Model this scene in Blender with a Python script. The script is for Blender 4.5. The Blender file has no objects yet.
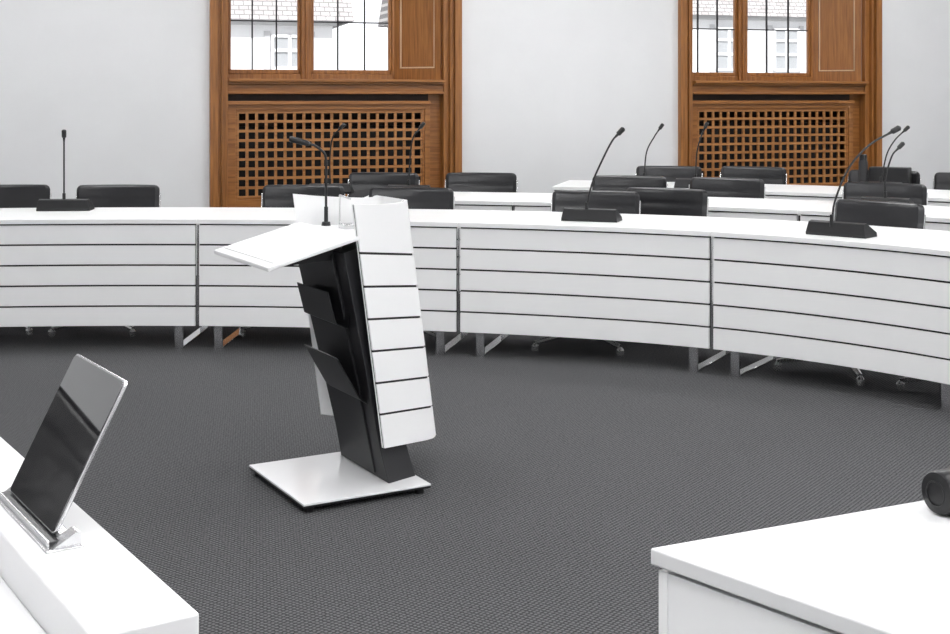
import bpy, math, random
from mathutils import Vector, Matrix
random.seed(4)
scene = bpy.context.scene
try:
    scene.view_settings.view_transform = 'Standard'
    scene.view_settings.look = 'None'
except Exception: pass

# ------------------------------------------------------------ materials
def new_mat(name):
    m = bpy.data.materials.new(name); m.use_nodes = True
    return m, m.node_tree, m.node_tree.nodes['Principled BSDF']

def plain(name, col, rough=0.5, metal=0.0, var=0.04, scale=6.0, bump=0.0, bscale=60, spec=0.5, coat=0, ior=1.5):
    m, nt, b = new_mat(name)
    tc = nt.nodes.new('ShaderNodeTexCoord')
    n = nt.nodes.new('ShaderNodeTexNoise'); n.inputs['Scale'].default_value = scale
    n.inputs['Detail'].default_value = 4
    r = nt.nodes.new('ShaderNodeValToRGB')
    r.color_ramp.elements[0].position = 0.3; r.color_ramp.elements[1].position = 0.7
    r.color_ramp.elements[0].color = tuple(c*(1-var) for c in col)+(1,)
    r.color_ramp.elements[1].color = tuple(min(1, c*(1+var)) for c in col)+(1,)
    nt.links.new(tc.outputs['Object'], n.inputs['Vector'])
    nt.links.new(n.outputs['Fac'], r.inputs['Fac'])
    nt.links.new(r.outputs['Color'], b.inputs['Base Color'])
    b.inputs['Roughness'].default_value = rough
    b.inputs['Metallic'].default_value = metal
    b.inputs['Specular IOR Level'].default_value = spec
    b.inputs['Coat Weight'].default_value = coat
    b.inputs['IOR'].default_value = ior
    if bump > 0:
        n2 = nt.nodes.new('ShaderNodeTexNoise'); n2.inputs['Scale'].default_value = bscale
        bp = nt.nodes.new('ShaderNodeBump'); bp.inputs['Strength'].default_value = bump
        bp.inputs['Distance'].default_value = 0.004
        nt.links.new(tc.outputs['Object'], n2.inputs['Vector'])
        nt.links.new(n2.outputs['Fac'], bp.inputs['Height'])
        nt.links.new(bp.outputs['Normal'], b.inputs['Normal'])
    return m

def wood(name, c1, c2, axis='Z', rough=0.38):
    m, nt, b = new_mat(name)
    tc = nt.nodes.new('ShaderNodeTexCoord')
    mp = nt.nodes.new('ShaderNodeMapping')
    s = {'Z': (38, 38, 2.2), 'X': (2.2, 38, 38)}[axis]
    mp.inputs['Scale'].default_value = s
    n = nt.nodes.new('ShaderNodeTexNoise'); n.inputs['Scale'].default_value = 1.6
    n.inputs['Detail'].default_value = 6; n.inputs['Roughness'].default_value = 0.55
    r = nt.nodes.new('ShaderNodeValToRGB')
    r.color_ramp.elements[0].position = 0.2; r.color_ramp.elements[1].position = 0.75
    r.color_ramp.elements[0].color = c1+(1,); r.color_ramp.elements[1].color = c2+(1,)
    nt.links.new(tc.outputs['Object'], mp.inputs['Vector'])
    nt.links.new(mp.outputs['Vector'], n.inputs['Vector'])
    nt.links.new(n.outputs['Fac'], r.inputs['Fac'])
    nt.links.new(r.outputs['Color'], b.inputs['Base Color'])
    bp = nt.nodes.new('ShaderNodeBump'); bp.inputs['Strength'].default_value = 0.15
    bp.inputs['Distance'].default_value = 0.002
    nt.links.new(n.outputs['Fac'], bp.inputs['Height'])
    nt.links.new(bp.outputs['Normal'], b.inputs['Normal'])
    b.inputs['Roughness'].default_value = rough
    return m

def carpet():
    m, nt, b = new_mat('carpet_weave')
    tc = nt.nodes.new('ShaderNodeTexCoord')
    outs = []
    for rot, sc in ((0.62, 22), (0.62+math.pi/2, 22)):
        mp = nt.nodes.new('ShaderNodeMapping'); mp.inputs['Rotation'].default_value = (0, 0, rot)
        w = nt.nodes.new('ShaderNodeTexWave'); w.inputs['Scale'].default_value = sc
        w.inputs['Distortion'].default_value = 1.3; w.inputs['Detail'].default_value = 2
        w.inputs['Detail Scale'].default_value = 3.0
        nt.links.new(tc.outputs['Object'], mp.inputs['Vector'])
        nt.links.new(mp.outputs['Vector'], w.inputs['Vector'])
        outs.append(w.outputs['Fac'])
    mul = nt.nodes.new('ShaderNodeMath'); mul.operation = 'MULTIPLY'
    nt.links.new(outs[0], mul.inputs[0]); nt.links.new(outs[1], mul.inputs[1])
    n = nt.nodes.new('ShaderNodeTexNoise'); n.inputs['Scale'].default_value = 120
    n.inputs['Detail'].default_value = 3
    nt.links.new(tc.outputs['Object'], n.inputs['Vector'])
    add = nt.nodes.new('ShaderNodeMath'); add.operation = 'MULTIPLY_ADD'
    add.inputs[1].default_value = 0.9
    nt.links.new(n.outputs['Fac'], add.inputs[0]); nt.links.new(mul.outputs[0], add.inputs[2])
    r = nt.nodes.new('ShaderNodeValToRGB')
    r.color_ramp.elements[0].position = 0.3; r.color_ramp.elements[1].position = 1.0
    r.color_ramp.elements[0].color = (0.028, 0.028, 0.030, 1)
    r.color_ramp.elements[1].color = (0.148, 0.148, 0.154, 1)
    nt.links.new(add.outputs[0], r.inputs['Fac'])
    nt.links.new(r.outputs['Color'], b.inputs['Base Color'])
    bp = nt.nodes.new('ShaderNodeBump'); bp.inputs['Strength'].default_value = 0.5
    bp.inputs['Distance'].default_value = 0.003
    nt.links.new(add.outputs[0], bp.inputs['Height'])
    nt.links.new(bp.outputs['Normal'], b.inputs['Normal'])
    b.inputs['Roughness'].default_value = 0.95
    b.inputs['Specular IOR Level'].default_value = 0.1
    return m

def emis(name, col, st):
    m, nt, b = new_mat(name)
    b.inputs['Base Color'].default_value = col+(1,)
    b.inputs['Emission Color'].default_value = col+(1,)
    b.inputs['Emission Strength'].default_value = st
    return m

def glass():
    m = bpy.data.materials.new('window_glass'); m.use_nodes = True
    nt = m.node_tree; nt.nodes.clear()
    o = nt.nodes.new('ShaderNodeOutputMaterial'); mx = nt.nodes.new('ShaderNodeMixShader')
    t = nt.nodes.new('ShaderNodeBsdfTransparent'); g = nt.nodes.new('ShaderNodeBsdfGlossy')
    g.inputs['Roughness'].default_value = 0.03; mx.inputs['Fac'].default_value = 0.06
    nt.links.new(t.outputs[0], mx.inputs[1]); nt.links.new(g.outputs[0], mx.inputs[2])
    nt.links.new(mx.outputs[0], o.inputs['Surface'])
    return m

def tiles():
    m, nt, b = new_mat('roof_tiles')
    tc = nt.nodes.new('ShaderNodeTexCoord')
    br = nt.nodes.new('ShaderNodeTexBrick'); br.inputs['Scale'].default_value = 3.2
    br.inputs['Mortar Size'].default_value = 0.03
    br.inputs['Color1'].default_value = (0.32, 0.30, 0.295, 1)
    br.inputs['Color2'].default_value = (0.46, 0.44, 0.43, 1)
    br.inputs['Mortar'].default_value = (0.16, 0.15, 0.15, 1)
    mp = nt.nodes.new('ShaderNodeMapping'); mp.inputs['Rotation'].default_value = (math.radians(90), 0, 0)
    nt.links.new(tc.outputs['Object'], mp.inputs['Vector'])
    nt.links.new(mp.outputs['Vector'], br.inputs['Vector'])
    nt.links.new(br.outputs['Color'], b.inputs['Base Color'])
    b.inputs['Roughness'].default_value = 0.9
    return m

M_WHITE = plain('white_laminate', (0.94, 0.94, 0.943), 0.30, var=0.005)
M_TOP = plain('white_desk_top', (0.76, 0.76, 0.766), 0.30, var=0.008)
M_WALL = plain('painted_plaster', (0.78, 0.785, 0.795), 0.9, var=0.015, scale=3, bump=0.12, bscale=140)
M_CEIL = plain('ceiling_paint', (0.85, 0.85, 0.85), 0.9, var=0.01)
M_GAP = plain('dark_groove', (0.006, 0.006, 0.007), 0.7)
M_STEEL = plain('brushed_steel', (0.80, 0.80, 0.81), 0.14, 1.0)
M_CHROME = plain('chrome', (0.85, 0.85, 0.85), 0.12, 1.0, var=0.01)
M_ALU = plain('polished_aluminium', (0.90, 0.90, 0.90), 0.22, 0.85, var=0.01)
M_BLACK = plain('black_plastic', (0.009, 0.009, 0.010), 0.35)
M_LEATHER = plain('black_leather', (0.015, 0.015, 0.017), 0.28, bump=0.5, bscale=22, var=0.15)
M_GRAPH = plain('graphite_powder_coat', (0.013, 0.013, 0.015), 0.5, bump=0.08, bscale=400)
M_PLATE = plain('satin_white_plate', (0.90, 0.90, 0.91), 0.14, 0.1, var=0.01)
M_WOODV = wood('oak_upright', (0.16, 0.054, 0.010), (0.42, 0.172, 0.042), 'Z')
M_WOODH = wood('oak_lengthwise', (0.16, 0.054, 0.010), (0.42, 0.172, 0.042), 'X')
M_WOODD = wood('oak_shaded', (0.016, 0.006, 0.002), (0.03, 0.011, 0.004), 'Z', 0.6)  # oak darkened in colour to stand in for shade inside the niche
M_WOODL = wood('oak_lattice', (0.24, 0.090, 0.022), (0.48, 0.22, 0.068), 'X')
M_INLAY = wood('pale_oak_inlay', (0.6, 0.42, 0.26), (0.78, 0.58, 0.38), 'Z')
M_IRON = plain('dark_iron', (0.02, 0.02, 0.022), 0.5, 0.5)
M_FILLA = emis('added_lamp_diffuser_window_side', (1.0, 1.0, 1.0), 13.0)  # these three diffusers belong to ceiling lamps added to light the room
M_FILL = emis('added_lamp_diffuser', (1.0, 1.0, 1.0), 9.0)
M_FILL2 = emis('added_lamp_diffuser_strong', (1.0, 1.0, 1.0), 25.0)  # raised on the added rear row to brighten the table fronts
M_GLASS = glass()
M_CARPET = carpet()
M_FACADE = plain('pale_render', (0.80, 0.80, 0.81), 0.9, var=0.06, scale=2)
M_TRIMW = plain('grey_stone_trim', (0.50, 0.50, 0.51), 0.9, var=0.06, scale=2)
M_TILES = tiles()
M_DKGLASS = plain('grey_window_glass', (0.32, 0.33, 0.34), 0.3)
M_SCREEN = plain('tablet_glass', (0.006, 0.006, 0.007), 0.02, 0.0, spec=0.9, coat=1.0, var=0.01, ior=1.85)
M_SILVER = plain('silver_aluminium', (0.75, 0.75, 0.76), 0.25, 0.9)
M_DIRT = plain('ground_gravel', (0.3, 0.3, 0.28), 0.9)

# ------------------------------------------------------------ mesh builder
class MB:
    def __init__(s): s.v = []; s.f = []; s.mi = []
    def add(s, vs, fs, mi=0):
        o = len(s.v); s.v += [tuple(x) for x in vs]
        for f in fs: s.f.append([i+o for i in f]); s.mi.append(mi)
    def box(s, x0, x1, y0, y1, z0, z1, M=None, mi=0):
        vs = [Vector(p) for p in ((x0,y0,z0),(x1,y0,z0),(x1,y1,z0),(x0,y1,z0),(x0,y0,z1),(x1,y0,z1),(x1,y1,z1),(x0,y1,z1))]
        if M: vs = [M @ p for p in vs]
        s.add(vs, [(0,3,2,1),(4,5,6,7),(0,1,5,4),(1,2,6,5),(2,3,7,6),(3,0,4,7)], mi)
    def hexa(s, c, mi=0):
        s.add(c, [(0,3,2,1),(4,5,6,7),(0,1,5,4),(1,2,6,5),(2,3,7,6),(3,0,4,7)], mi)
    def loft(s, A, B, mi=0):
        n = len(A)
        s.add(list(A)+list(B), [tuple(reversed(range(n))), tuple(range(n, 2*n))]+[(i,(i+1)%n,n+(i+1)%n,n+i) for i in range(n)], mi)
    def prism(s, poly, z0, z1, mi=0):
        s.loft([(p[0],p[1],z0) for p in poly], [(p[0],p[1],z1) for p in poly], mi)
    def tube(s, pts, rad, n=10, mi=0):
        pts = [Vector(p) for p in pts]
        rs = rad if isinstance(rad, (list, tuple)) else [rad]*len(pts)
        vs = []; up = None
        for i, p in enumerate(pts):
            t = (pts[min(i+1,len(pts)-1)]-pts[max(i-1,0)]).normalized()
            if up is None:
                up = Vector((0,0,1)) if abs(t.z) < 0.9 else Vector((1,0,0))
            a = t.cross(up).normalized(); bb = a.cross(t).normalized(); up = bb
            for k in range(n):
                an = 2*math.pi*k/n
                vs.append(p + a*math.cos(an)*rs[i] + bb*math.sin(an)*rs[i])
        fs = []
        for i in range(len(pts)-1):
            for k in range(n):
                fs.append((i*n+k, i*n+(k+1)%n, (i+1)*n+(k+1)%n, (i+1)*n+k))
        fs.append(tuple(range(n))); fs.append(tuple(reversed(range((len(pts)-1)*n, len(pts)*n))))
        s.add(vs, fs, mi)
    def strip(s, secs, mi=0):
        vs = [p for sec in secs for p in sec]; m = len(secs[0]); fs = []
        for i in range(len(secs)-1):
            for k in range(m):
                fs.append((i*m+k, i*m+(k+1)%m, (i+1)*m+(k+1)%m, (i+1)*m+k))
        fs.append(tuple(range(m))); fs.append(tuple(reversed(range((len(secs)-1)*m, len(secs)*m))))
        s.add(vs, fs, mi)
    def obj(s, name, mats, parent=None, bevel=0, seg=2, smooth=True, loc=(0,0,0), rot=0):
        me = bpy.data.meshes.new(name); me.from_pydata(s.v, [], s.f); me.update()
        import bmesh
        bm = bmesh.new(); bm.from_mesh(me); bmesh.ops.recalc_face_normals(bm, faces=bm.faces)
        bm.to_mesh(me); bm.free()
        if not isinstance(mats, (list, tuple)): mats = [mats]
        for m in mats: me.materials.append(m)
        for p, mi in zip(me.polygons, s.mi): p.material_index = mi
        if smooth:
            me.shade_smooth(); me.set_sharp_from_angle(angle=math.radians(35))
        o = bpy.data.objects.new(name, me); scene.collection.objects.link(o)
        o.location = loc; o.rotation_euler = (0, 0, rot)
        if parent: o.parent = parent
        if bevel > 0:
            b = o.modifiers.new('bevel', 'BEVEL'); b.width = bevel; b.segments = seg
            b.limit_method = 'ANGLE'; b.angle_limit = math.radians(40)
        return o

def empty(name, loc, rot=0, parent=None):
    o = bpy.data.objects.new(name, None); scene.collection.objects.link(o)
    o.empty_display_size = 0.1
    o.location = loc; o.rotation_euler = (0, 0, rot)
    if parent: o.parent = parent
    return o

def tag(o, label, cat, group=None):
    o['label'] = label; o['category'] = cat
    if group: o['group'] = group
def struct(o, label=None):
    o['kind'] = 'structure'
    if label: o['label'] = label

# ------------------------------------------------------------ room shell
TH = math.atan(0.32); CT, ST = math.cos(TH), math.sin(TH)
def WP(u, w, z=0): return (CT*u - ST*w, 11.3 + ST*u + CT*w, z)
UL, UR, DEP, HC = -6.6, 7.5, 14.5, 3.9
W = 2.14; UN = (-2.275, 1.95); NT = 3.3
m = MB(); m.add([WP(UL,0.5),WP(UR,0.5),WP(UR,-DEP),WP(UL,-DEP)], [(0,1,2,3)])
o = m.obj('floor', M_CARPET, smooth=False); struct(o, 'dark grey woven carpet floor')
m = MB(); m.add([WP(UL,0,HC),WP(UR,0,HC),WP(UR,-DEP,HC),WP(UL,-DEP,HC)], [(3,2,1,0)])
o = m.obj('ceiling', M_CEIL, smooth=False); struct(o)
m = MB()
cuts = [UL, UN[0]+0.06, UN[0]+W-0.06, UN[1]+0.06, UN[1]+W-0.06, UR]
for i in range(5):
    a, b = cuts[i], cuts[i+1]
    z0 = 0 if i % 2 == 0 else NT-0.06
    m.add([WP(a,0,z0),WP(b,0,z0),WP(b,0,HC),WP(a,0,HC)], [(0,1,2,3)])
o = m.obj('wall_back', M_WALL, smooth=False); struct(o, 'pale grey plastered wall with window niches')
for nm, (a, b) in {'wall_left': ((UL,0),(UL,-DEP)), 'wall_right': ((UR,0),(UR,-DEP)), 'wall_rear': ((UL,-DEP),(UR,-DEP))}.items():
    m = MB(); m.add([WP(*a,0),WP(*b,0),WP(*b,HC),WP(*a,HC)], [(0,1,2,3)])
    o = m.obj(nm, M_WALL, smooth=False); struct(o, 'pale grey plastered wall')
m = MB()
for a, b in ((UL, UN[0]), (UN[0]+W, UN[1]), (UN[1]+W, UR)):
    m.box(a, b, -0.015, 0.0, 0, 0.08)
o = m.obj('baseboard_back', M_WALL, loc=WP(0,0), rot=TH); struct(o)

# ------------------------------------------------------------ window niches
for k, u0 in enumerate(UN):
    base = WP(u0, 0)
    cw = 0.15
    m = MB()
    m.box(0, cw*0.42, -0.06, 0.06, 0, NT); m.box(cw*0.42, cw*0.60, -0.025, 0.06, 0, NT); m.box(cw*0.60, cw*0.68, -0.045, 0.06, 0, NT); m.box(cw*0.68, cw, 0.0, 0.06, 0, NT)
    m.box(W-cw*0.42, W, -0.06, 0.06, 0, NT); m.box(W-cw*0.60, W-cw*0.42, -0.025, 0.06, 0, NT); m.box(W-cw*0.68, W-cw*0.60, -0.045, 0.06, 0, NT); m.box(W-cw, W-cw*0.68, 0.0, 0.06, 0, NT)
    m.box(cw*0.55, W-cw*0.55, -0.04, 0.06, NT-cw*0.7, NT)
    m.box(cw-0.02, cw, 0.06, 0.45, 0, NT)
    m.box(W-cw, W-cw+0.02, 0.06, 0.45, 0, 1.60)
    m.box(cw, W-cw, 0.06, 0.45, NT-0.1, NT)
    o = m.obj('trim_%d' % (1+k*4), M_WOODV, loc=base, rot=TH, bevel=0.003); struct(o, 'oak casing of the window niche')
    L = cw; R = W-cw; RW = L+1.5
    ang = math.atan2(-0.32, R-RW)
    ln = math.hypot(0.32, R-RW)
    T = Matrix.Translation((RW, 0.38, 0)) @ Matrix.Rotation(ang, 4, 'Z')
    m = MB()
    m.box(0, ln, 0, 0.03, 1.6, NT, T)
    m.box(0, 0.06, -0.02, 0, 1.6, NT, T); m.box(ln-0.06, ln, -0.02, 0, 1.6, NT, T)
    m.box(0.06, ln-0.06, -0.02, 0, 1.6, 1.70, T)
    m.box(0.075, ln-0.075, -0.006, 0, 1.715, NT-0.2, T)
    i0, i1 = 0.062, ln-0.062
    m.box(i0, i0+0.011, -0.012, 0, 1.702, NT-0.2, T, 1); m.box(i1-0.011, i1, -0.012, 0, 1.702, NT-0.2, T, 1)
    m.box(i0+0.011, i1-0.011, -0.012, 0, 1.702, 1.713, T, 1)
    o = m.obj('trim_%d' % (2+k*4), [M_WOODV, M_INLAY], loc=base, rot=TH, bevel=0.002); struct(o, 'oak panelled window reveal with pale inlay line')
    m = MB()
    m.box(L, R, -0.055, 0.45, 1.575, 1.60); m.box(L, R, -0.025, 0.45, 1.555, 1.575); m.box(L, R, 0.01, 0.45, 1.475, 1.555)
    m.box(L, R, -0.015, 0.01, 1.475, 1.495)
    o = m.obj('trim_%d' % (3+k*4), M_WOODH, loc=base, rot=TH, bevel=0.004); struct(o, 'oak window sill beam')
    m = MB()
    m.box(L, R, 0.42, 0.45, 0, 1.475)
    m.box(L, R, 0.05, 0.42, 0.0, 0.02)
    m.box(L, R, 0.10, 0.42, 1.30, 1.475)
    o = m.obj('trim_%d' % (4+k*4), M_WOODD, loc=base, rot=TH); struct(o, 'back of the radiator niche, darkened to look shaded')
    root = empty('radiator_cover', WP(u0, 0.0), TH)
    tag(root, 'oak radiator cover with square lattice under a window', 'radiator cover', 'radiator covers under the windows')
    y0, y1 = 0.04, 0.075
    a, b = L, L+1.73; t = 1.417
    la, lb, lz0, lz1 = a+0.085, b-0.065, 0.62, 1.325
    m = MB()
    m.box(a, la-0.02, y0, y1, 0.02, t); m.box(lb+0.02, b, y0, y1, 0.02, t)
    m.box(la-0.02, lb+0.02, y0, y1, lz1+0.02, t); m.box(la-0.02, lb+0.02, y0, y1, 0.02, lz0-0.02)
    m.box(la-0.02, la, y0+0.012, y1, lz0-0.02, lz1+0.02); m.box(lb, lb+0.02, y0+0.012, y1, lz0-0.02, lz1+0.02)
    m.box(la, lb, y0+0.012, y1, lz1, lz1+0.02); m.box(la, lb, y0+0.012, y1, lz0-0.02, lz0)
    m.box(a, b, y0-0.025, y0, t-0.03, t)
    m.box(b, R, y0+0.055, y0+0.059, 0.02, 1.475)
    o = m.obj('cover_frame', M_WOODH, root, bevel=0.003)
    m = MB(); nc, nr = 20, 9
    px, pz = (lb-la)/nc, (lz1-lz0)/nr
    for i in range(nc+1):
        c = la+i*px; m.box(c-0.0115, c+0.0115, y0+0.020, y0+0.038, lz0, lz1)
    for j in range(nr+1):
        c = lz0+j*pz; m.box(la, lb, y0+0.014, y0+0.0205, c-0.0115, c+0.0115)
    o = m.obj('lattice', M_WOODL, root, smooth=False)
    m = MB(); m.box(L+0.1, R-0.15, 0.2, 0.3, 0.02, 1.2)
    r_ = m.obj('radiator', M_GAP, None, loc=base, rot=TH, bevel=0.01)
    tag(r_, 'dark radiator body behind an oak lattice cover', 'radiator', 'radiators behind the covers')
    wroot = empty('window_%d' % (k+1), WP(u0, 0.0), TH); struct(wroot, 'oak window with iron glazing bars')
    ww = 0.36
    z0, z1 = 1.60, NT-0.1
    mid = L+0.71
    m = MB()
    m.box(L, L+0.045, ww, ww+0.07, z0, z1); m.box(RW-0.03, RW+0.03, ww, ww+0.07, z0, z1)
    m.box(mid-0.045, mid+0.045, ww-0.02, ww+0.07, z0, z1)
    m.box(mid-0.014, mid+0.014, ww-0.035, ww-0.02, z0, z1)
    m.box(L, RW, ww, ww+0.07, z0, z0+0.05); m.box(L, RW, ww, ww+0.07, z1-0.05, z1)
    o = m.obj('window_frame', M_WOODV, wroot, bevel=0.006)
    for (s0, s1) in ((L+0.045, mid-0.045), (mid+0.045, RW-0.03)):
        m = MB()
        m.box(s0, s0+0.025, ww+0.01, ww+0.05, z0+0.05, z1-0.05); m.box(s1-0.025, s1, ww+0.01, ww+0.05, z0+0.05, z1-0.05)
        m.box(s0, s1, ww+0.01, ww+0.05, z0+0.05, z0+0.085)
        m.obj('sash', M_WOODV, wroot, bevel=0.004)
        m = MB()
        for f in (1/3., 2/3.):
            c = s0+(s1-s0)*f; m.box(c-0.0055, c+0.0055, ww+0.018, ww+0.038, z0+0.085, z1-0.05)
        for zz in (2.10, 2.49, 2.88): m.box(s0+0.025, s1-0.025, ww+0.02, ww+0.036, zz-0.005, zz+0.005)
        m.obj('glazing_bar', M_IRON, wroot, smooth=False)
        m = MB(); m.box(s0+0.025, s1-0.025, ww+0.028, ww+0.03, z0+0.085, z1-0.05)
        m.obj('glass_pane', M_GLASS, wroot, smooth=False)

# ------------------------------------------------------------ outside
def house(u, w, wid, dep, eave, ridge, label, n):
    root = empty('house', WP(u, w, -3.0), TH); tag(root, label, 'house', 'houses across the street')
    m = MB(); m.box(-wid/2, wid/2, 0, dep, 0, eave+3)
    m.obj('house_wall', M_FACADE, root, smooth=False)
    m = MB(); m.box(-wid/2-.05, wid/2+.05, -.12, 0, eave+3-.12, eave+3-.02); m.box(-wid/2-.05, wid/2+.05, -.06, 0, eave+3-1.35, eave+3-1.27)
    m.obj('cornice', M_TRIMW, root, smooth=False)
    m = MB(); e = eave+3; r = ridge+3
    m.add([(-wid/2-.3,-.3,e-.05),(wid/2+.3,-.3,e-.05),(wid/2+.3,dep/2,r),(-wid/2-.3,dep/2,r),(wid/2+.3,dep+.4,e-.15),(-wid/2-.3,dep+.4,e-.15)],
          [(0,1,2,3),(3,2,4,5),(0,3,5),(1,4,2)])
    m.obj('roof', M_TILES, root, smooth=False)
    for i in range(n):
        x = -wid/2 + (i+0.5)*wid/n
        zc = eave+3-0.72
        m = MB(); m.box(x-0.28, x+0.28, -0.03, 0.0, zc-0.42, zc+0.42)
        m.obj('house_window', M_DKGLASS, root, smooth=False)
        m = MB()
        for dx in (-0.31, -0.025, 0.26): m.box(x+dx, x+dx+0.05, -0.06, -0.03, zc-0.45, zc+0.45)
        for dz in (-0.45, -0.13, 0.16, 0.40): m.box(x-0.31, x+0.31, -0.06, -0.03, zc+dz, zc+dz+0.05)
        m.obj('house_window_frame', M_FACADE, root, smooth=False)
        m = MB(); m.box(x-0.42, x-0.32, -0.03, 0, zc-0.5, zc+0.5); m.box(x+0.32, x+0.42, -0.03, 0, zc-0.5, zc+0.5); m.box(x-0.42, x+0.42, -0.05, 0, zc-0.55, zc-0.47)
        m.obj('house_window_surround', M_TRIMW, root, smooth=False)
house(-8.6, 12, 4.4, 4, 3.15, 6.5, 'pale rendered house with tiled roof and barred windows', 4)
house(-2.0, 10.6, 5.8, 4, 2.75, 6.0, 'pale rendered house with low tiled roof beside another house', 4)
house(7.6, 13, 8.0, 4, 3.15, 6.5, 'pale rendered house with tiled roof across the street', 6)
m = MB(); m.add([WP(-30,0.6,-3.05),WP(30,0.6,-3.05),WP(30,45,-3.05),WP(-30,45,-3.05)], [(0,1,2,3)])
o = m.obj('ground', M_DIRT, smooth=False); struct(o)

# ------------------------------------------------------------ table rows
Q = [(-4.6,7.1),(-3.09,7.38),(-1.593,7.45),(-0.095,7.26),(1.229,6.77),(2.21,5.87),(2.85,4.6),(3.1,3.2)]
Q = [Vector(q) for q in Q]
def cpos(u):
    i = int(math.floor(u)); i = max(1, min(i, len(Q)-3)); t = u-i
    p0, p1, p2, p3 = Q[i-1], Q[i], Q[i+1], Q[i+2]
    return 0.5*((2*p1)+(p2-p0)*t+(2*p0-5*p1+4*p2-p3)*t*t+(3*p1-p0-3*p2+p3)*t**3)
def ctan(u):
    return (cpos(u+0.01)-cpos(u-0.01)).normalized()
def cnor(u):
    t = ctan(u); return Vector((-t.y, t.x))
def coff(u, d): return cpos(u)+cnor(u)*d
TH_T = 0.75; DT = 0.80
def table(u0, u1, off, grp, lab):
    um = (u0+u1)/2; c = coff(um, off+0.4)
    root = empty('conference_table', (c.x, c.y, 0)); tag(root, lab, 'table', grp)
    N = 14
    seg = (coff(u1,off)-coff(u0,off)).length
    e = 0.004/seg*(u1-u0); eg = 0.012/seg*(u1-u0)
    def pts(d, ee):
        return [coff(u0+ee+(u1-u0-2*ee)*i/N, off+d)-c for i in range(N+1)]
    def slab(m, d0, d1, z0, z1, ee):
        A = pts(d0, ee); B = pts(d1, ee)
        m.strip([[(a.x,a.y,z0),(b.x,b.y,z0),(b.x,b.y,z1),(a.x,a.y,z1)] for a, b in zip(A, B)])
    m = MB(); slab(m, -0.012, DT, TH_T-0.026, TH_T, e*0.3)
    m.obj('tabletop', M_WHITE, root, bevel=0.002)
    m = MB(); zb, zt = 0.1375, 0.715; n = 5; g = 0.0105
    h = (zt-zb-(n-1)*g)/n
    for i in range(n): slab(m, 0.0, 0.016, zb+i*(h+g), zb+i*(h+g)+h, eg)
    m.obj('front_panel', M_WHITE, root, bevel=0.0012, seg=1)
    m = MB(); slab(m, 0.0165, 0.03, zb+0.004, TH_T-0.027, eg)
    m.obj('panel_backing', M_GAP, root, smooth=False)
    p = coff(u1, off)-c; n2 = cnor(u1)
    T = Matrix.Translation((p.x, p.y, 0)) @ Matrix.Rotation(math.atan2(-n2.x, n2.y), 4, 'Z')
    m = MB(); m.box(-0.003, 0.003, 0.006, 0.03, zb+0.003, zt, T); m.obj('joint_strip', M_STEEL, root, smooth=False)
    for s, ue in ((1, u0), (-1, u1)):
        uu = ue + s*0.115/seg*(u1-u0)
        p = coff(uu, off)-c; n2 = cnor(uu)
        T = Matrix.Translation((p.x, p.y, 0)) @ Matrix.Rotation(math.atan2(-n2.x, n2.y), 4, 'Z')
        m = MB()
        m.box(-0.025, 0.025, 0.035, 0.047, 0.0, TH_T-0.03, T)
        m.box(-0.025, 0.025, 0.047, 0.66, 0.0, 0.012, T)
        m.box(-0.025, 0.025, 0.66, 0.672, 0.0, TH_T-0.03, T)
        m.box(-0.025, 0.025, 0.047, 0.66, TH_T-0.042, TH_T-0.03, T)
        m.obj('leg', M_STEEL, root, bevel=0.002, seg=1)
    return root
for a in (1,2,3,4,5): table(a, a+1, 0.0, 'first row of curved tables', 'white curved conference table with slatted front panel')
for a, b in ((2.42,3),(3,4),(4,5),(5,5.9)): table(a, b, 1.5, 'second row of curved tables', 'white curved conference table standing behind black chairs')
for a, b in ((3,4),(4,5),(5,5.9)): table(a, b, 3.0, 'third row of curved tables', 'white curved conference table near the oak windows')

# ------------------------------------------------------------ chairs
def rounded_pad(m, w, d, h, T, n=10, curve=0.0, puff=0.0):
    secs = []
    for i in range(n+1):
        x = -w/2+w*i/n; y = curve*(x/(w/2))**2
        pf = puff*(1-(2*x/w)**4)
        secs.append([T@Vector((x,y-pf,0)), T@Vector((x,y+d,0)), T@Vector((x,y+d,h)), T@Vector((x,y-pf,h))])
    m.strip(secs)
def back_pad(m, w, d, h, T, n=22, curve=-0.035, puff=0.008, rc=0.035):
    def ring(v, dip=0.0):
        z = h*v
        wt = w/2
        if z > h-rc: wt = w/2-rc+math.sqrt(max(0, rc*rc-(z-(h-rc))**2))
        if z < rc*0.6: wt = w/2-rc*0.6+math.sqrt(max(0, (rc*0.6)**2-(rc*0.6-z)**2))
        edge = math.sqrt(max(0, 1-(max(0, (abs(2*v-1)-0.89)/0.11))**2))
        F_, B_ = [], []
        for i in range(n+1):
            s = -1+2*i/n; x = s*wt; y = curve*s*s
            th = d/2*edge*math.sqrt(max(0.0, 1-max(0, (abs(s)-0.90)/0.10)**2))
            zz = z + 0.006*(1-s*s)*v
            F_.append((x, y+d/2-th-puff*(1-s**4)*(1-(2*v-1)**4)+dip, zz))
            B_.append((x, y+d/2+th, zz))
        return [T@Vector(p) for p in F_+B_[::-1]]
    vv = [(0,0),(.01,0),(.025,0),(.05,0),(.15,0),(.3,0),(.5,0),(.66,0),(.74,.001),(.77,.0035),(.80,.001),(.85,0),(.89,0),(.925,0),(.95,0),(.97,0),(.985,0),(.995,0),(1.0,0)]
    m.strip([ring(*v) for v in vv])
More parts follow.
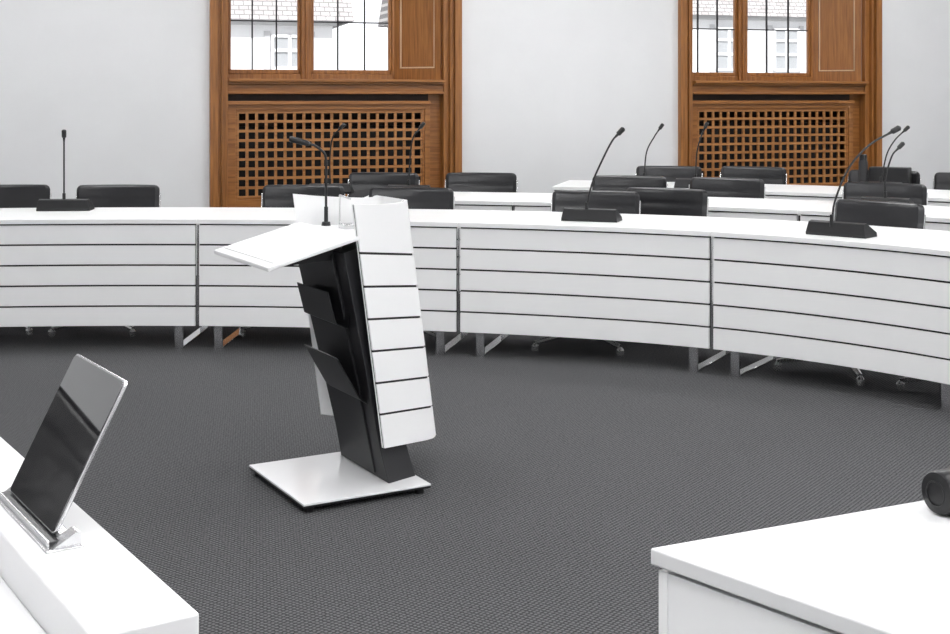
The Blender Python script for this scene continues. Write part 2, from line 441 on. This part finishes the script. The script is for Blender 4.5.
def build_chair():
    root = empty('conference_chair', (0,0,0)); parts = []
    m = MB(); T = Matrix.Translation((0,-0.22,0.41))
    rounded_pad(m, 0.50, 0.52, 0.07, T)
    parts.append(m.obj('seat', M_LEATHER, root, bevel=0.028, seg=4))
    m = MB(); T = Matrix.Translation((0,0.31,0.455)) @ Matrix.Rotation(math.radians(-9), 4, 'X')
    back_pad(m, 0.54, 0.052, 0.425, T)
    parts.append(m.obj('backrest', M_LEATHER, root))
    m = MB()
    def F_(x, y, z): return T@Vector((x, y, z))
    for s in (-1, 1):
        m.tube([F_(s*0.267,-0.004,0.0),F_(s*0.272,-0.006,0.2),F_(s*0.272,-0.006,0.37)], 0.005, 8)
    m.tube([F_(-0.267,-0.004,0.0),F_(-0.15,0.03,-0.03),F_(0.15,0.03,-0.03),F_(0.267,-0.004,0.0)], 0.006, 8)
    parts.append(m.obj('back_frame', M_CHROME, root))
    for s in (-1, 1):
        m = MB()
        x = s*0.266
        m.tube([(x*0.7,-0.12,0.41),(x,-0.12,0.43),(x,-0.14,0.5),(x,-0.16,0.60),(x,-0.14,0.64),(x,-0.07,0.65),(x,0.1,0.65),(x,0.24,0.65),(x*0.98,0.32,0.65)], 0.010, 8)
        m.box(x-0.018, x+0.018, -0.11, 0.17, 0.655, 0.675)
        parts.append(m.obj('armrest', M_CHROME, root, bevel=0.004))
    m = MB(); m.tube([(0,0,0.05),(0,0,0.25),(0,0,0.251),(0,0,0.41)], [0.034,0.034,0.02,0.02], 14)
    m.box(-0.12,0.12,-0.12,0.12,0.392,0.412)
    parts.append(m.obj('pedestal', M_ALU, root))
    m = MB()
    for k in range(4):
        a = math.radians(45+90*k); c, s = math.cos(a), math.sin(a)
        m.tube([(c*0.02,s*0.02,0.085),(c*0.15,s*0.15,0.075),(c*0.35,s*0.35,0.045)], [0.024,0.02,0.014], 8)
        m.tube([(c*0.345,s*0.345,0.0),(c*0.345,s*0.345,0.03),(c*0.345,s*0.345,0.045)], [0.022,0.022,0.01], 10)
    parts.append(m.obj('star_base', M_ALU, root))
    return root, parts
croot, cparts = build_chair()
first = [True]
def nearest(x, y):
    best = None; p = Vector((x, y))
    for i in range(0, 491):
        u = 1+i*0.01; d = (cpos(u)-p).length
        if best is None or d < best[0]: best = (d, u)
    return best[1], best[0]
def place_chair(x, yb, mind, grp, lab, turn=0.0, free=False, scale=(1,1,1)):
    if not free:
        u, d = nearest(x, yb); d = max(d, mind)
        bp = coff(u, d); n = cnor(u)
    else:
        bp = Vector((x, yb)); n = Vector((0, 1))
    r = math.atan2(-n.x, n.y)+turn
    nn = Vector((-math.sin(r), math.cos(r)))
    c = bp-nn*0.40*scale[1]
    if first[0]:
        root = croot; first[0] = False
    else:
        root = croot.copy(); scene.collection.objects.link(root)
        for p in cparts:
            if free and p.name.startswith('armrest'): continue
            q = p.copy(); scene.collection.objects.link(q); q.parent = root
    root.location = (c.x, c.y, 0); root.rotation_euler = (0, 0, r)
    root.scale = scale
    tag(root, lab, 'chair', grp)
G = 'black leather chairs around the tables'
L1 = 'black leather conference chair with chrome base behind slatted table'
for x, y, t in ((-3.06,8.52,0.05),(-2.333,8.52,-0.03),(-1.12,8.5,0.0),(-0.411,8.23,0.08),(0.742,7.97,0.05),(1.22,8.2,-0.1),(2.12,7.02,-0.12),(2.66,6.55,-0.05)):
    place_chair(x, y, 0.92, G, L1, t)
L2 = 'black leather conference chair at the middle row of tables'
for x, y, t in ((-0.69,9.9,0),(0.046,9.88,0.06),(1.14,9.5,0.1),(1.795,9.25,-0.06),(2.74,8.7,0.1)):
    place_chair(x, y, 2.42, G, L2, t)
L3 = 'black leather conference chair at the rearmost tables'
for x, y, t in ((1.6,10.8,0.1),(2.3,10.74,-0.05),(3.2,10.2,0.05),(3.75,9.8,0)):
    place_chair(x, y, 3.9, G, L3, t)
place_chair(-2.49, 3.42, 0, None, 'unseen tall armless black leather chair added for the tablet to reflect', math.radians(52), True, (1.2,1.2,1.32))  # out-of-view chair, stretched and placed for its reflection in the tablet

# ------------------------------------------------------------ table microphones
def bez(pts, n=16):
    P = [Vector(p) for p in pts]; out = []
    P = [2*P[0]-P[1]]+P+[2*P[-1]-P[-2]]
    for i in range(1, len(P)-2):
        for k in range(n):
            t = k/n; p0,p1,p2,p3 = P[i-1],P[i],P[i+1],P[i+2]
            out.append(0.5*((2*p1)+(p2-p0)*t+(2*p0-5*p1+4*p2-p3)*t*t+(3*p1-p0-3*p2+p3)*t**3))
    out.append(P[-2]); return out
def mic_base(root):
    m = MB()
    prof = [(-0.085,0.0),(0.050,0.0),(0.055,0.014),(0.040,0.068),(0.014,0.073),(-0.085,0.022)]
    A = [(-0.162+0.16*z, y, z) for y, z in prof]; B = [(0.162-0.16*z, y, z) for y, z in prof]
    m.loft(A, B)
    m.obj('base', M_BLACK, root, bevel=0.003)
    m = MB()
    for i in range(-3, 4):
        x = i*0.036
        m.hexa([(x-.012,-.055,.036),(x+.012,-.055,.036),(x+.012,-.030,.049),(x-.012,-.030,.049),(x-.012,-.056,.041),(x+.012,-.056,.041),(x+.012,-.031,.054),(x-.012,-.031,.054)])
    m.obj('button_row', M_GRAPH, root)
def mic_unit(x, y, rot, neck, lab, z=TH_T, grp='gooseneck microphones on the tables', r=0.0055):
    root = empty('microphone_unit', (x, y, z), rot)
    tag(root, lab, 'microphone', grp)
    mic_base(root)
    R = Matrix.Rotation(-rot, 3, 'Z')
    P = [R@Vector(p)+Vector((0,0.022,0.068)) for p in neck]
    c = bez(P, 8)
    m = MB(); m.tube(c, r, 8); m.tube([c[0]-Vector((0,0,0.02)), c[0]+Vector((0,0,0.04))], 0.010, 10)
    m.obj('gooseneck', M_BLACK, root)
    t = (c[-1]-c[-3]).normalized(); e = c[-1]
    m = MB(); m.tube([e-t*0.02, e, e+t*0.005, e+t*0.045, e+t*0.052], [0.006,0.008,0.014,0.015,0.008], 12)
    m.obj('microphone_head', M_BLACK, root)
LM = 'black gooseneck microphone unit on the white curved table'
def facing(x, y):
    u, d = nearest(x, y); n = cnor(u); return math.atan2(-n.x, n.y)+math.pi
def add_mic(x, y, neck, lab=LM): mic_unit(x, y, facing(x, y), neck, lab)
add_mic(-2.53, 8.02, [(0,0,0),(0,0,0.2),(0,0,0.36),(0,0.0,0.38)], 'black microphone unit with straight upright gooseneck')
add_mic(0.655, 7.34, [(-0.02,0,0),(0.01,0,0.14),(0.075,0,0.29),(0.125,0,0.385),(0.155,0,0.42)])
add_mic(1.84, 6.56, [(-0.03,0,0),(-0.01,0,0.12),(0.06,0,0.28),(0.16,0,0.39),(0.27,0,0.455)])
add_mic(-1.05, 9.45, [(0.0,0,0),(0.0,0,0.2),(0.02,0,0.34),(0.07,0,0.40)])
add_mic(-0.47, 9.3, [(0.0,0,0),(0.01,0,0.2),(0.03,0,0.34),(0.08,0,0.41)])
add_mic(2.58, 8.15, [(0.0,0,0),(0.0,0,0.12),(0.04,0,0.26),(0.08,0,0.31)])
add_mic(1.33, 10.2, [(0.0,0,0),(0.02,0,0.2),(0.08,0,0.32),(0.12,0,0.38)])
add_mic(1.70, 10.0, [(0.0,0,0),(0.01,0,0.2),(0.04,0,0.32),(0.07,0,0.39)])
add_mic(3.02, 9.65, [(0.0,0,0),(0.04,0,0.2),(0.10,0,0.31),(0.17,0,0.38)])

# ------------------------------------------------------------ lectern
ang = math.atan2(0.49, 0.87)
F = Vector((-0.608, 4.597)); av = Vector((math.cos(ang), math.sin(ang))); bv = Vector((-math.sin(ang), math.cos(ang)))
cen = F+av*0.24+bv*0.29
lec = empty('lectern', (cen.x, cen.y, 0), ang)
tag(lec, 'white slatted lectern on a dark leaning column standing on carpet', 'lectern')
def L(p, q, z): return Vector((p-0.24, q-0.29, z))
m = MB(); m.box(-0.27, 0.228, -0.37, 0.19, 0.0275, 0.035)
m.obj('base_plate', M_PLATE, lec, bevel=0.001)
m = MB(); m.box(-0.269, 0.227, -0.369, 0.189, 0.020, 0.0272)
m.obj('base_rim', M_BLACK, lec)
for sx in (-0.24, 0.195):
    for sy in (-0.34, 0.16):
        m = MB(); m.tube([(sx,sy,0),(sx,sy,0.020)], 0.018, 14); m.obj('foot', M_BLACK, lec)
m = MB()
A0 = [L(.333,-.005,.0352),L(.462,.035,.0352),L(.465,.43,.0352),L(.333,.43,.0352)]
A1 = [L(.308,.018,.165),L(.450,.102,.165),L(.455,.43,.165),L(.308,.43,.165)]
A2 = [L(.165,.020,.885),L(.31,.10,.90),L(.32,.48,.91),L(.165,.52,.885)]
m.strip([A0, A1, A2])
m.obj('column', M_GRAPH, lec, bevel=0.002)
m = MB()
m.hexa([L(.324,.10,.05),L(.334,.10,.05),L(.334,.36,.05),L(.324,.36,.05),L(.155,.11,.87),L(.168,.11,.87),L(.168,.43,.87),L(.155,.43,.87)])
m.obj('cable_cover', M_GRAPH, lec, bevel=0.002)
def sheet(prof, q0, q1, th=0.004):
    m = MB(); secs = []
    P = [Vector((p, z)) for p, z in prof]
    for i, p in enumerate(P):
        t = (P[min(i+1,len(P)-1)]-P[max(i-1,0)]).normalized(); nn = Vector((-t.y, t.x))*th/2
        a, b = p+nn, p-nn
        secs.append([L(a.x,q0,a.y), L(a.x,q1,a.y), L(b.x,q1,b.y), L(b.x,q0,b.y)])
    m.strip(secs); return m
def pocket(prof, q0, q1):
    m = sheet(prof, q0, q1)
    # triangular cheek closing the pocket on the far side
    pts = [L(p, q1, z) for p, z in prof]; pts2 = [L(p, q1+0.004, z) for p, z in prof]
    m.loft(pts, pts2)
    m.obj('document_tray', M_BLACK, lec)
pocket([(.215,.70),(.205,.60),(.155,.625),(.125,.74)], .07, .37)
pocket([(.28,.40),(.275,.32),(.245,.345),(.155,.50)], .06, .37)
m = MB()
def dz(p): return 0.855+(p+0.13)/0.34*0.09
m.hexa([L(-.13,0,dz(-.13)-.016),L(.225,0.0,dz(.225)-.016),L(.225,.6,dz(.225)-.016),L(-.13,.6,dz(-.13)-.016),
        L(-.13,0,dz(-.13)),L(.225,0.0,dz(.225)),L(.225,.6,dz(.225)),L(-.13,.6,dz(-.13))])
m.obj('reading_surface', M_WHITE, lec, bevel=0.004, seg=3)
m = MB()
m.hexa([L(-.10,.03,dz(-.1)),L(-.092,.03,dz(-.092)),L(-.092,.57,dz(-.092)),L(-.10,.57,dz(-.1)),
        L(-.10,.03,dz(-.1)+.005),L(-.092,.03,dz(-.092)+.005),L(-.092,.57,dz(-.092)+.005),L(-.10,.57,dz(-.1)+.005)])
m.obj('paper_stop', M_WHITE, lec, bevel=0.002)
for q in (.12, .48):
    m = MB()
    m.hexa([L(-.07,q,dz(-.07)-.035),L(.2,q,dz(.2)-.09),L(.2,q+.02,dz(.2)-.09),L(-.07,q+.02,dz(-.07)-.035),
        L(-.09,q,dz(-.09)-.017),L(.2,q,dz(.2)-.017),L(.2,q+.02,dz(.2)-.017),L(-.09,q+.02,dz(-.09)-.017)])
    m.obj('support_bracket', M_GRAPH, lec)
m = MB(); m.prism([(p-.24, q-.29) for p, q in ((.215,.035),(.43,.18),(.43,.42),(.215,.565))], .925, .94)
m.obj('equipment_shelf', M_WHITE, lec, bevel=0.003)
PH = math.atan(0.12/0.885)
def S(sp, q, t):
    return L(.32+sp*math.cos(PH)-t*math.sin(PH), q, .165+t*math.cos(PH)-sp*math.sin(PH))
HT = 0.905; ts = [0, .126, .243, .362, .481, .602, .726, HT]
def shell_path(off, r_=0.045):
    P = [Vector(p) for p in [(0,0),(0.322,0.180),(0.322,0.420),(0,0.60)]]
    out = [P[0]+(P[1]-P[0])*k/4 for k in range(4)]
    for i in (1, 2):
        a = P[i]+(P[i-1]-P[i]).normalized()*r_; b = P[i]+(P[i+1]-P[i]).normalized()*r_
        for k in range(9):
            t = k/8; out.append((1-t)**2*a+2*t*(1-t)*P[i]+t*t*b)
    out += [P[2]+(P[3]-P[2])*k/4 for k in range(1, 5)]
    res = []
    for i, p in enumerate(out):
        t = (out[min(i+1,len(out)-1)]-out[max(i-1,0)]).normalized()
        res.append(p+Vector((-t.y, t.x))*off)
    return res
def shell(m, o0, o1, t0, t1):
    A, B = shell_path(o0), shell_path(o1)
    NA = len(A)
    def e0(i):
        k = min(abs(i-8), abs(i-17)); return 0.012*max(0, 1-k/5.0) if t0 <= 0.002 else 0
    def e1_(i):   # crowned upper edge, highest across the front
        if t1 < HT-0.01: return 0
        k = min(i, NA-1-i)/6.0; k = max(0, min(1, k)); return 0.034*k*k*(3-2*k)
    m.strip([[S(a.x,a.y,t0+e0(i)), S(b.x,b.y,t0+e0(i)), S(b.x,b.y,t1+e1_(i)), S(a.x,a.y,t1+e1_(i))] for i, (a, b) in enumerate(zip(A, B))])
m = MB(); g = 0.0045
for i in range(7): shell(m, 0, 0.006, ts[i]+(g if i else 0), ts[i+1]-(g if i < 6 else 0))
m.obj('front_panel', M_WHITE, lec, bevel=0.0006, seg=1)
m = MB(); shell(m, 0.0062, 0.008, 0.001, HT-.001); m.obj('panel_backing', M_GAP, lec)
m = MB(); shell(m, 0.0082, 0.014, 0, HT); m.obj('inner_panel', M_WHITE, lec)
m = MB(); m.box(.29-.24, .35-.24, .30-.29, .36-.29, .94, .960)
m.obj('control_box', M_SILVER, lec, bevel=0.004)
m = MB(); m.tube([L(.31,.39,.94), L(.31,.39,1.065)], 0.004, 10); m.tube([L(.31,.39,1.065), L(.31,.29,1.058)], 0.004, 10)
m.obj('chrome_rod', M_CHROME, lec)  # plain rod standing on the equipment shelf
mr = empty('lectern_microphone', L(.29,.48,.935), 0, lec)
m = MB(); m.tube([(0,0,0),(0,0,0.02)], [0.020,0.016], 18); m.tube([(0,0,0.02),(0,0,0.08)], 0.008, 12)
m.obj('microphone_base', M_BLACK, mr)
Rm = Matrix.Rotation(-ang, 3, 'Z')
c = bez([Rm@Vector(p) for p in ((0,0,0.02),(0,0,0.15),(0,0,0.26),(-0.01,0,0.295),(-0.045,0,0.322),(-0.07,0,0.33))], 8)
m = MB(); m.tube(c, 0.005, 10); m.obj('gooseneck', M_BLACK, mr)
t = (c[-1]-c[-3]).normalized(); e = c[-1]
m = MB(); m.tube([e-t*0.005, e+t*0.005, e+t*0.07, e+t*0.078], [0.007,0.011,0.013,0.008], 14); m.obj('microphone_head', M_BLACK, mr)

# ------------------------------------------------------------ tablet desk
d = Vector((-0.55, 0.835)); d.normalize(); n = Vector((d.y, -d.x))
E = Vector((-0.3577, 1.69))
rot = math.atan2(d.y, d.x)
desk = empty('desk', (E.x, E.y, 0), rot)
tag(desk, 'white desk with raised cable ledge holding a tablet', 'desk')
DL = 1.6
m = MB(); m.box(0, DL, 0, 0.14, 0.62, 0.78); m.obj('raised_ledge', M_TOP, desk, bevel=0.004, seg=3)
m = MB(); m.box(0.0, DL, 0.1405, 0.74, 0.69, 0.715); m.obj('desktop', M_TOP, desk, bevel=0.003)
m = MB(); m.box(0.03, DL, 0.01, 0.03, 0.1, 0.62); m.obj('front_panel', M_TOP, desk, bevel=0.003)
for x in (0.25, DL-0.2):
    m = MB(); m.box(x, x+0.06, 0.06, 0.075, 0, 0.62); m.box(x, x+0.06, 0.06, 0.64, 0, 0.015); m.box(x, x+0.06, 0.63, 0.645, 0, 0.69)
    m.obj('leg', M_STEEL, desk)
tb = Vector((-0.704, 2.063))
tr = empty('tablet', (tb.x, tb.y, 0.78), rot)
tag(tr, 'silver-edged tablet screen leaning in a metal stand', 'tablet')
T = Matrix.Translation((0,0.0,0.016)) @ Matrix.Rotation(math.radians(27), 4, 'X')
def rrect(x0, x1, z0, z1, r):
    pts = []
    for cx, cz, a0 in ((x1-r, z0+r, 270), (x1-r, z1-r, 0), (x0+r, z1-r, 90), (x0+r, z0+r, 180)):
        for k in range(6):
            a = math.radians(a0+18*k); pts.append((cx+r*math.cos(a), cz+r*math.sin(a)))
    return pts
m = MB(); pr = rrect(-0.132, 0.132, -0.005, 0.241, 0.010)
m.loft([T@Vector((x,-0.006,z)) for x, z in pr], [T@Vector((x,0.0,z)) for x, z in pr]); m.obj('tablet_case', M_SILVER, tr, bevel=0.0015, seg=2)
m = MB(); pr = rrect(-0.1285, 0.1285, -0.0015, 0.2375, 0.008)
m.loft([T@Vector((x,0.0,z)) for x, z in pr], [T@Vector((x,0.0015,z)) for x, z in pr]); m.obj('screen', M_SCREEN, tr)
st = empty('tablet_stand', (tb.x, tb.y, 0.78), rot)
tag(st, 'dark metal tablet stand with a slot on white ledge', 'stand')
m = MB()
m.box(-0.175,0.15,-0.032,0.024,0.0,0.003)
m.obj('stand_base', M_SILVER, st, bevel=0.001)
m = MB(); m.box(-0.155,0.14,-0.010,0.014,0.003,0.010); m.obj('slot', M_BLACK, st, bevel=0.001)
m = MB(); m.box(-0.155,0.14,0.014,0.018,0.003,0.012); m.obj('stand_lip', M_SILVER, st, bevel=0.001)
for x in (-0.168, 0.122):
    m = MB()
    m.hexa([(x,-0.030,.003),(x+.03,-0.030,.003),(x+.03,0.012,.003),(x,0.012,.003),(x,-0.028,.022),(x+.03,-0.028,.022),(x+.03,-0.022,.022),(x,-0.022,.022)])
    m.obj('stand_bracket', M_SILVER, st)

# ------------------------------------------------------------ right hand desk
C0 = Vector((0.2717, 2.018)); e1 = Vector((0.65,-0.76)).normalized(); e2 = Vector((0.903,0.429)).normalized()
rd = empty('desk', (C0.x, C0.y, 0)); tag(rd, 'white desk corner with closed side panels on carpet', 'desk')
def RP(a, b): v = e1*a+e2*b; return (v.x, v.y)
m = MB(); m.prism([RP(0,0), RP(1.1,0), RP(1.1,1.6), RP(0,1.6)], 0.724, 0.75); m.obj('desktop', M_TOP, rd, bevel=0.003, seg=3)
m = MB(); m.prism([RP(.02,.02), RP(1.05,.02), RP(1.05,1.55), RP(.02,1.55)], 0.716, 0.724); m.obj('shadow_gap', M_GAP, rd)
m = MB(); m.prism([RP(.0255,.010), RP(1.08,.010), RP(1.08,.030), RP(.0255,.030)], 0.02, 0.716); m.obj('side_panel', M_WHITE, rd, bevel=0.001)
m = MB(); m.prism([RP(.006,.010), RP(.0235,.010), RP(.0235,1.58), RP(.006,1.58)], 0.0, 0.716); m.obj('back_panel', M_WHITE, rd, bevel=0.001)
m = MB(); m.prism([RP(1.0,.1), RP(1.06,.1), RP(1.06,1.5), RP(1.0,1.5)], 0.0, 0.70); m.obj('leg_frame', M_STEEL, rd)
root = empty('microphone_unit', (0.91, 2.24, 0.75), math.atan2(e2.y, e2.x))
tag(root, 'black cylindrical microphone base lying on the white desk', 'microphone')
m = MB(); m.tube([(-0.155,0,0.037),(-0.153,0,0.037),(-0.148,0,0.037),(0.148,0,0.037),(0.155,0,0.037)], [0.030,0.034,0.0365,0.0365,0.031], 36); m.obj('speaker_bar', M_BLACK, root)
m = MB()
rp = [(-0.1555, 0.020*math.cos(i*math.pi/14), 0.037+0.020*math.sin(i*math.pi/14)) for i in range(29)]
m.tube(rp, 0.0014, 8); m.obj('end_ring', M_BLACK, root)
m = MB(); m.hexa([(-0.14,-0.10,0),(0.15,-0.10,0),(0.15,0,0),(-0.14,0,0),(-0.14,-0.1,0.008),(0.15,-0.1,0.008),(0.15,0,0.03),(-0.14,0,0.03)])
m.obj('base', M_BLACK, root, bevel=0.003)

bx = empty('equipment_box', (3.20, 10.02, 0.75), -0.5)
tag(bx, 'small black equipment box on the rearmost table', 'box')
m = MB(); m.box(-0.15,0.15,-0.06,0.06,0,0.16); m.obj('box_body', M_BLACK, bx, bevel=0.008)
m = MB(); m.box(-0.13,0.13,-0.063,-0.06,0.03,0.06); m.obj('box_slot', M_GRAPH, bx)
fl = empty('vacuum_flask', (2.98, 9.98, 0.75)); tag(fl, 'slim dark vacuum flask beside the black box', 'flask')
m = MB(); m.tube([(0,0,0),(0,0,0.20),(0,0,0.215)], [0.034,0.034,0.028], 20); m.obj('flask_body', M_GRAPH, fl)
m = MB(); m.tube([(0,0,0.215),(0,0,0.255),(0,0,0.26)], [0.028,0.028,0.022], 20); m.obj('flask_cap', M_BLACK, fl)

# ------------------------------------------------------------ lights
for iu, u in enumerate((-3.6, 0.2, 4.0)):  # rows of lamps added out of view to light the room
    for w in (-2.3, -5.6, -8.9, -12.2):
        p = WP(u, w, HC)
        r = empty('added_lamp', p, TH); tag(r, 'unseen flat ceiling lamp added to light the room', 'lamp', 'added ceiling lamps')
        m = MB(); m.box(-0.95,0.95,-0.5,0.5,-0.06,0); m.obj('added_lamp_housing', M_WHITE, r)
        m = MB(); m.box(-0.9,0.9,-0.45,0.45,-0.065,-0.0602)
        m.obj('added_lamp_diffuser', {-2.3: M_FILLA, -5.6: M_FILL, -8.9: M_FILLA, -12.2: M_FILL2}[w], r)
sun = bpy.data.lights.new('sun', 'SUN'); sun.energy = 6.5; sun.angle = 0.05
so = bpy.data.objects.new('sun', sun); scene.collection.objects.link(so)
so.rotation_euler = (math.radians(50), 0, math.radians(-10))
w = bpy.data.worlds.new('world'); scene.world = w; w.use_nodes = True
bg = w.node_tree.nodes['Background']; bg.inputs['Color'].default_value = (0.94, 0.96, 1.0, 1); bg.inputs['Strength'].default_value = 1.6

# ------------------------------------------------------------ camera
cam = bpy.data.cameras.new('camera'); cam.lens = 1300/950*36; cam.sensor_width = 36
cam.shift_y = -(317-97)/950; cam.clip_end = 200
co = bpy.data.objects.new('camera', cam); scene.collection.objects.link(co)
co.location = (0, 0, 1.45); co.rotation_euler = (math.radians(90), 0, 0)
scene.camera = co
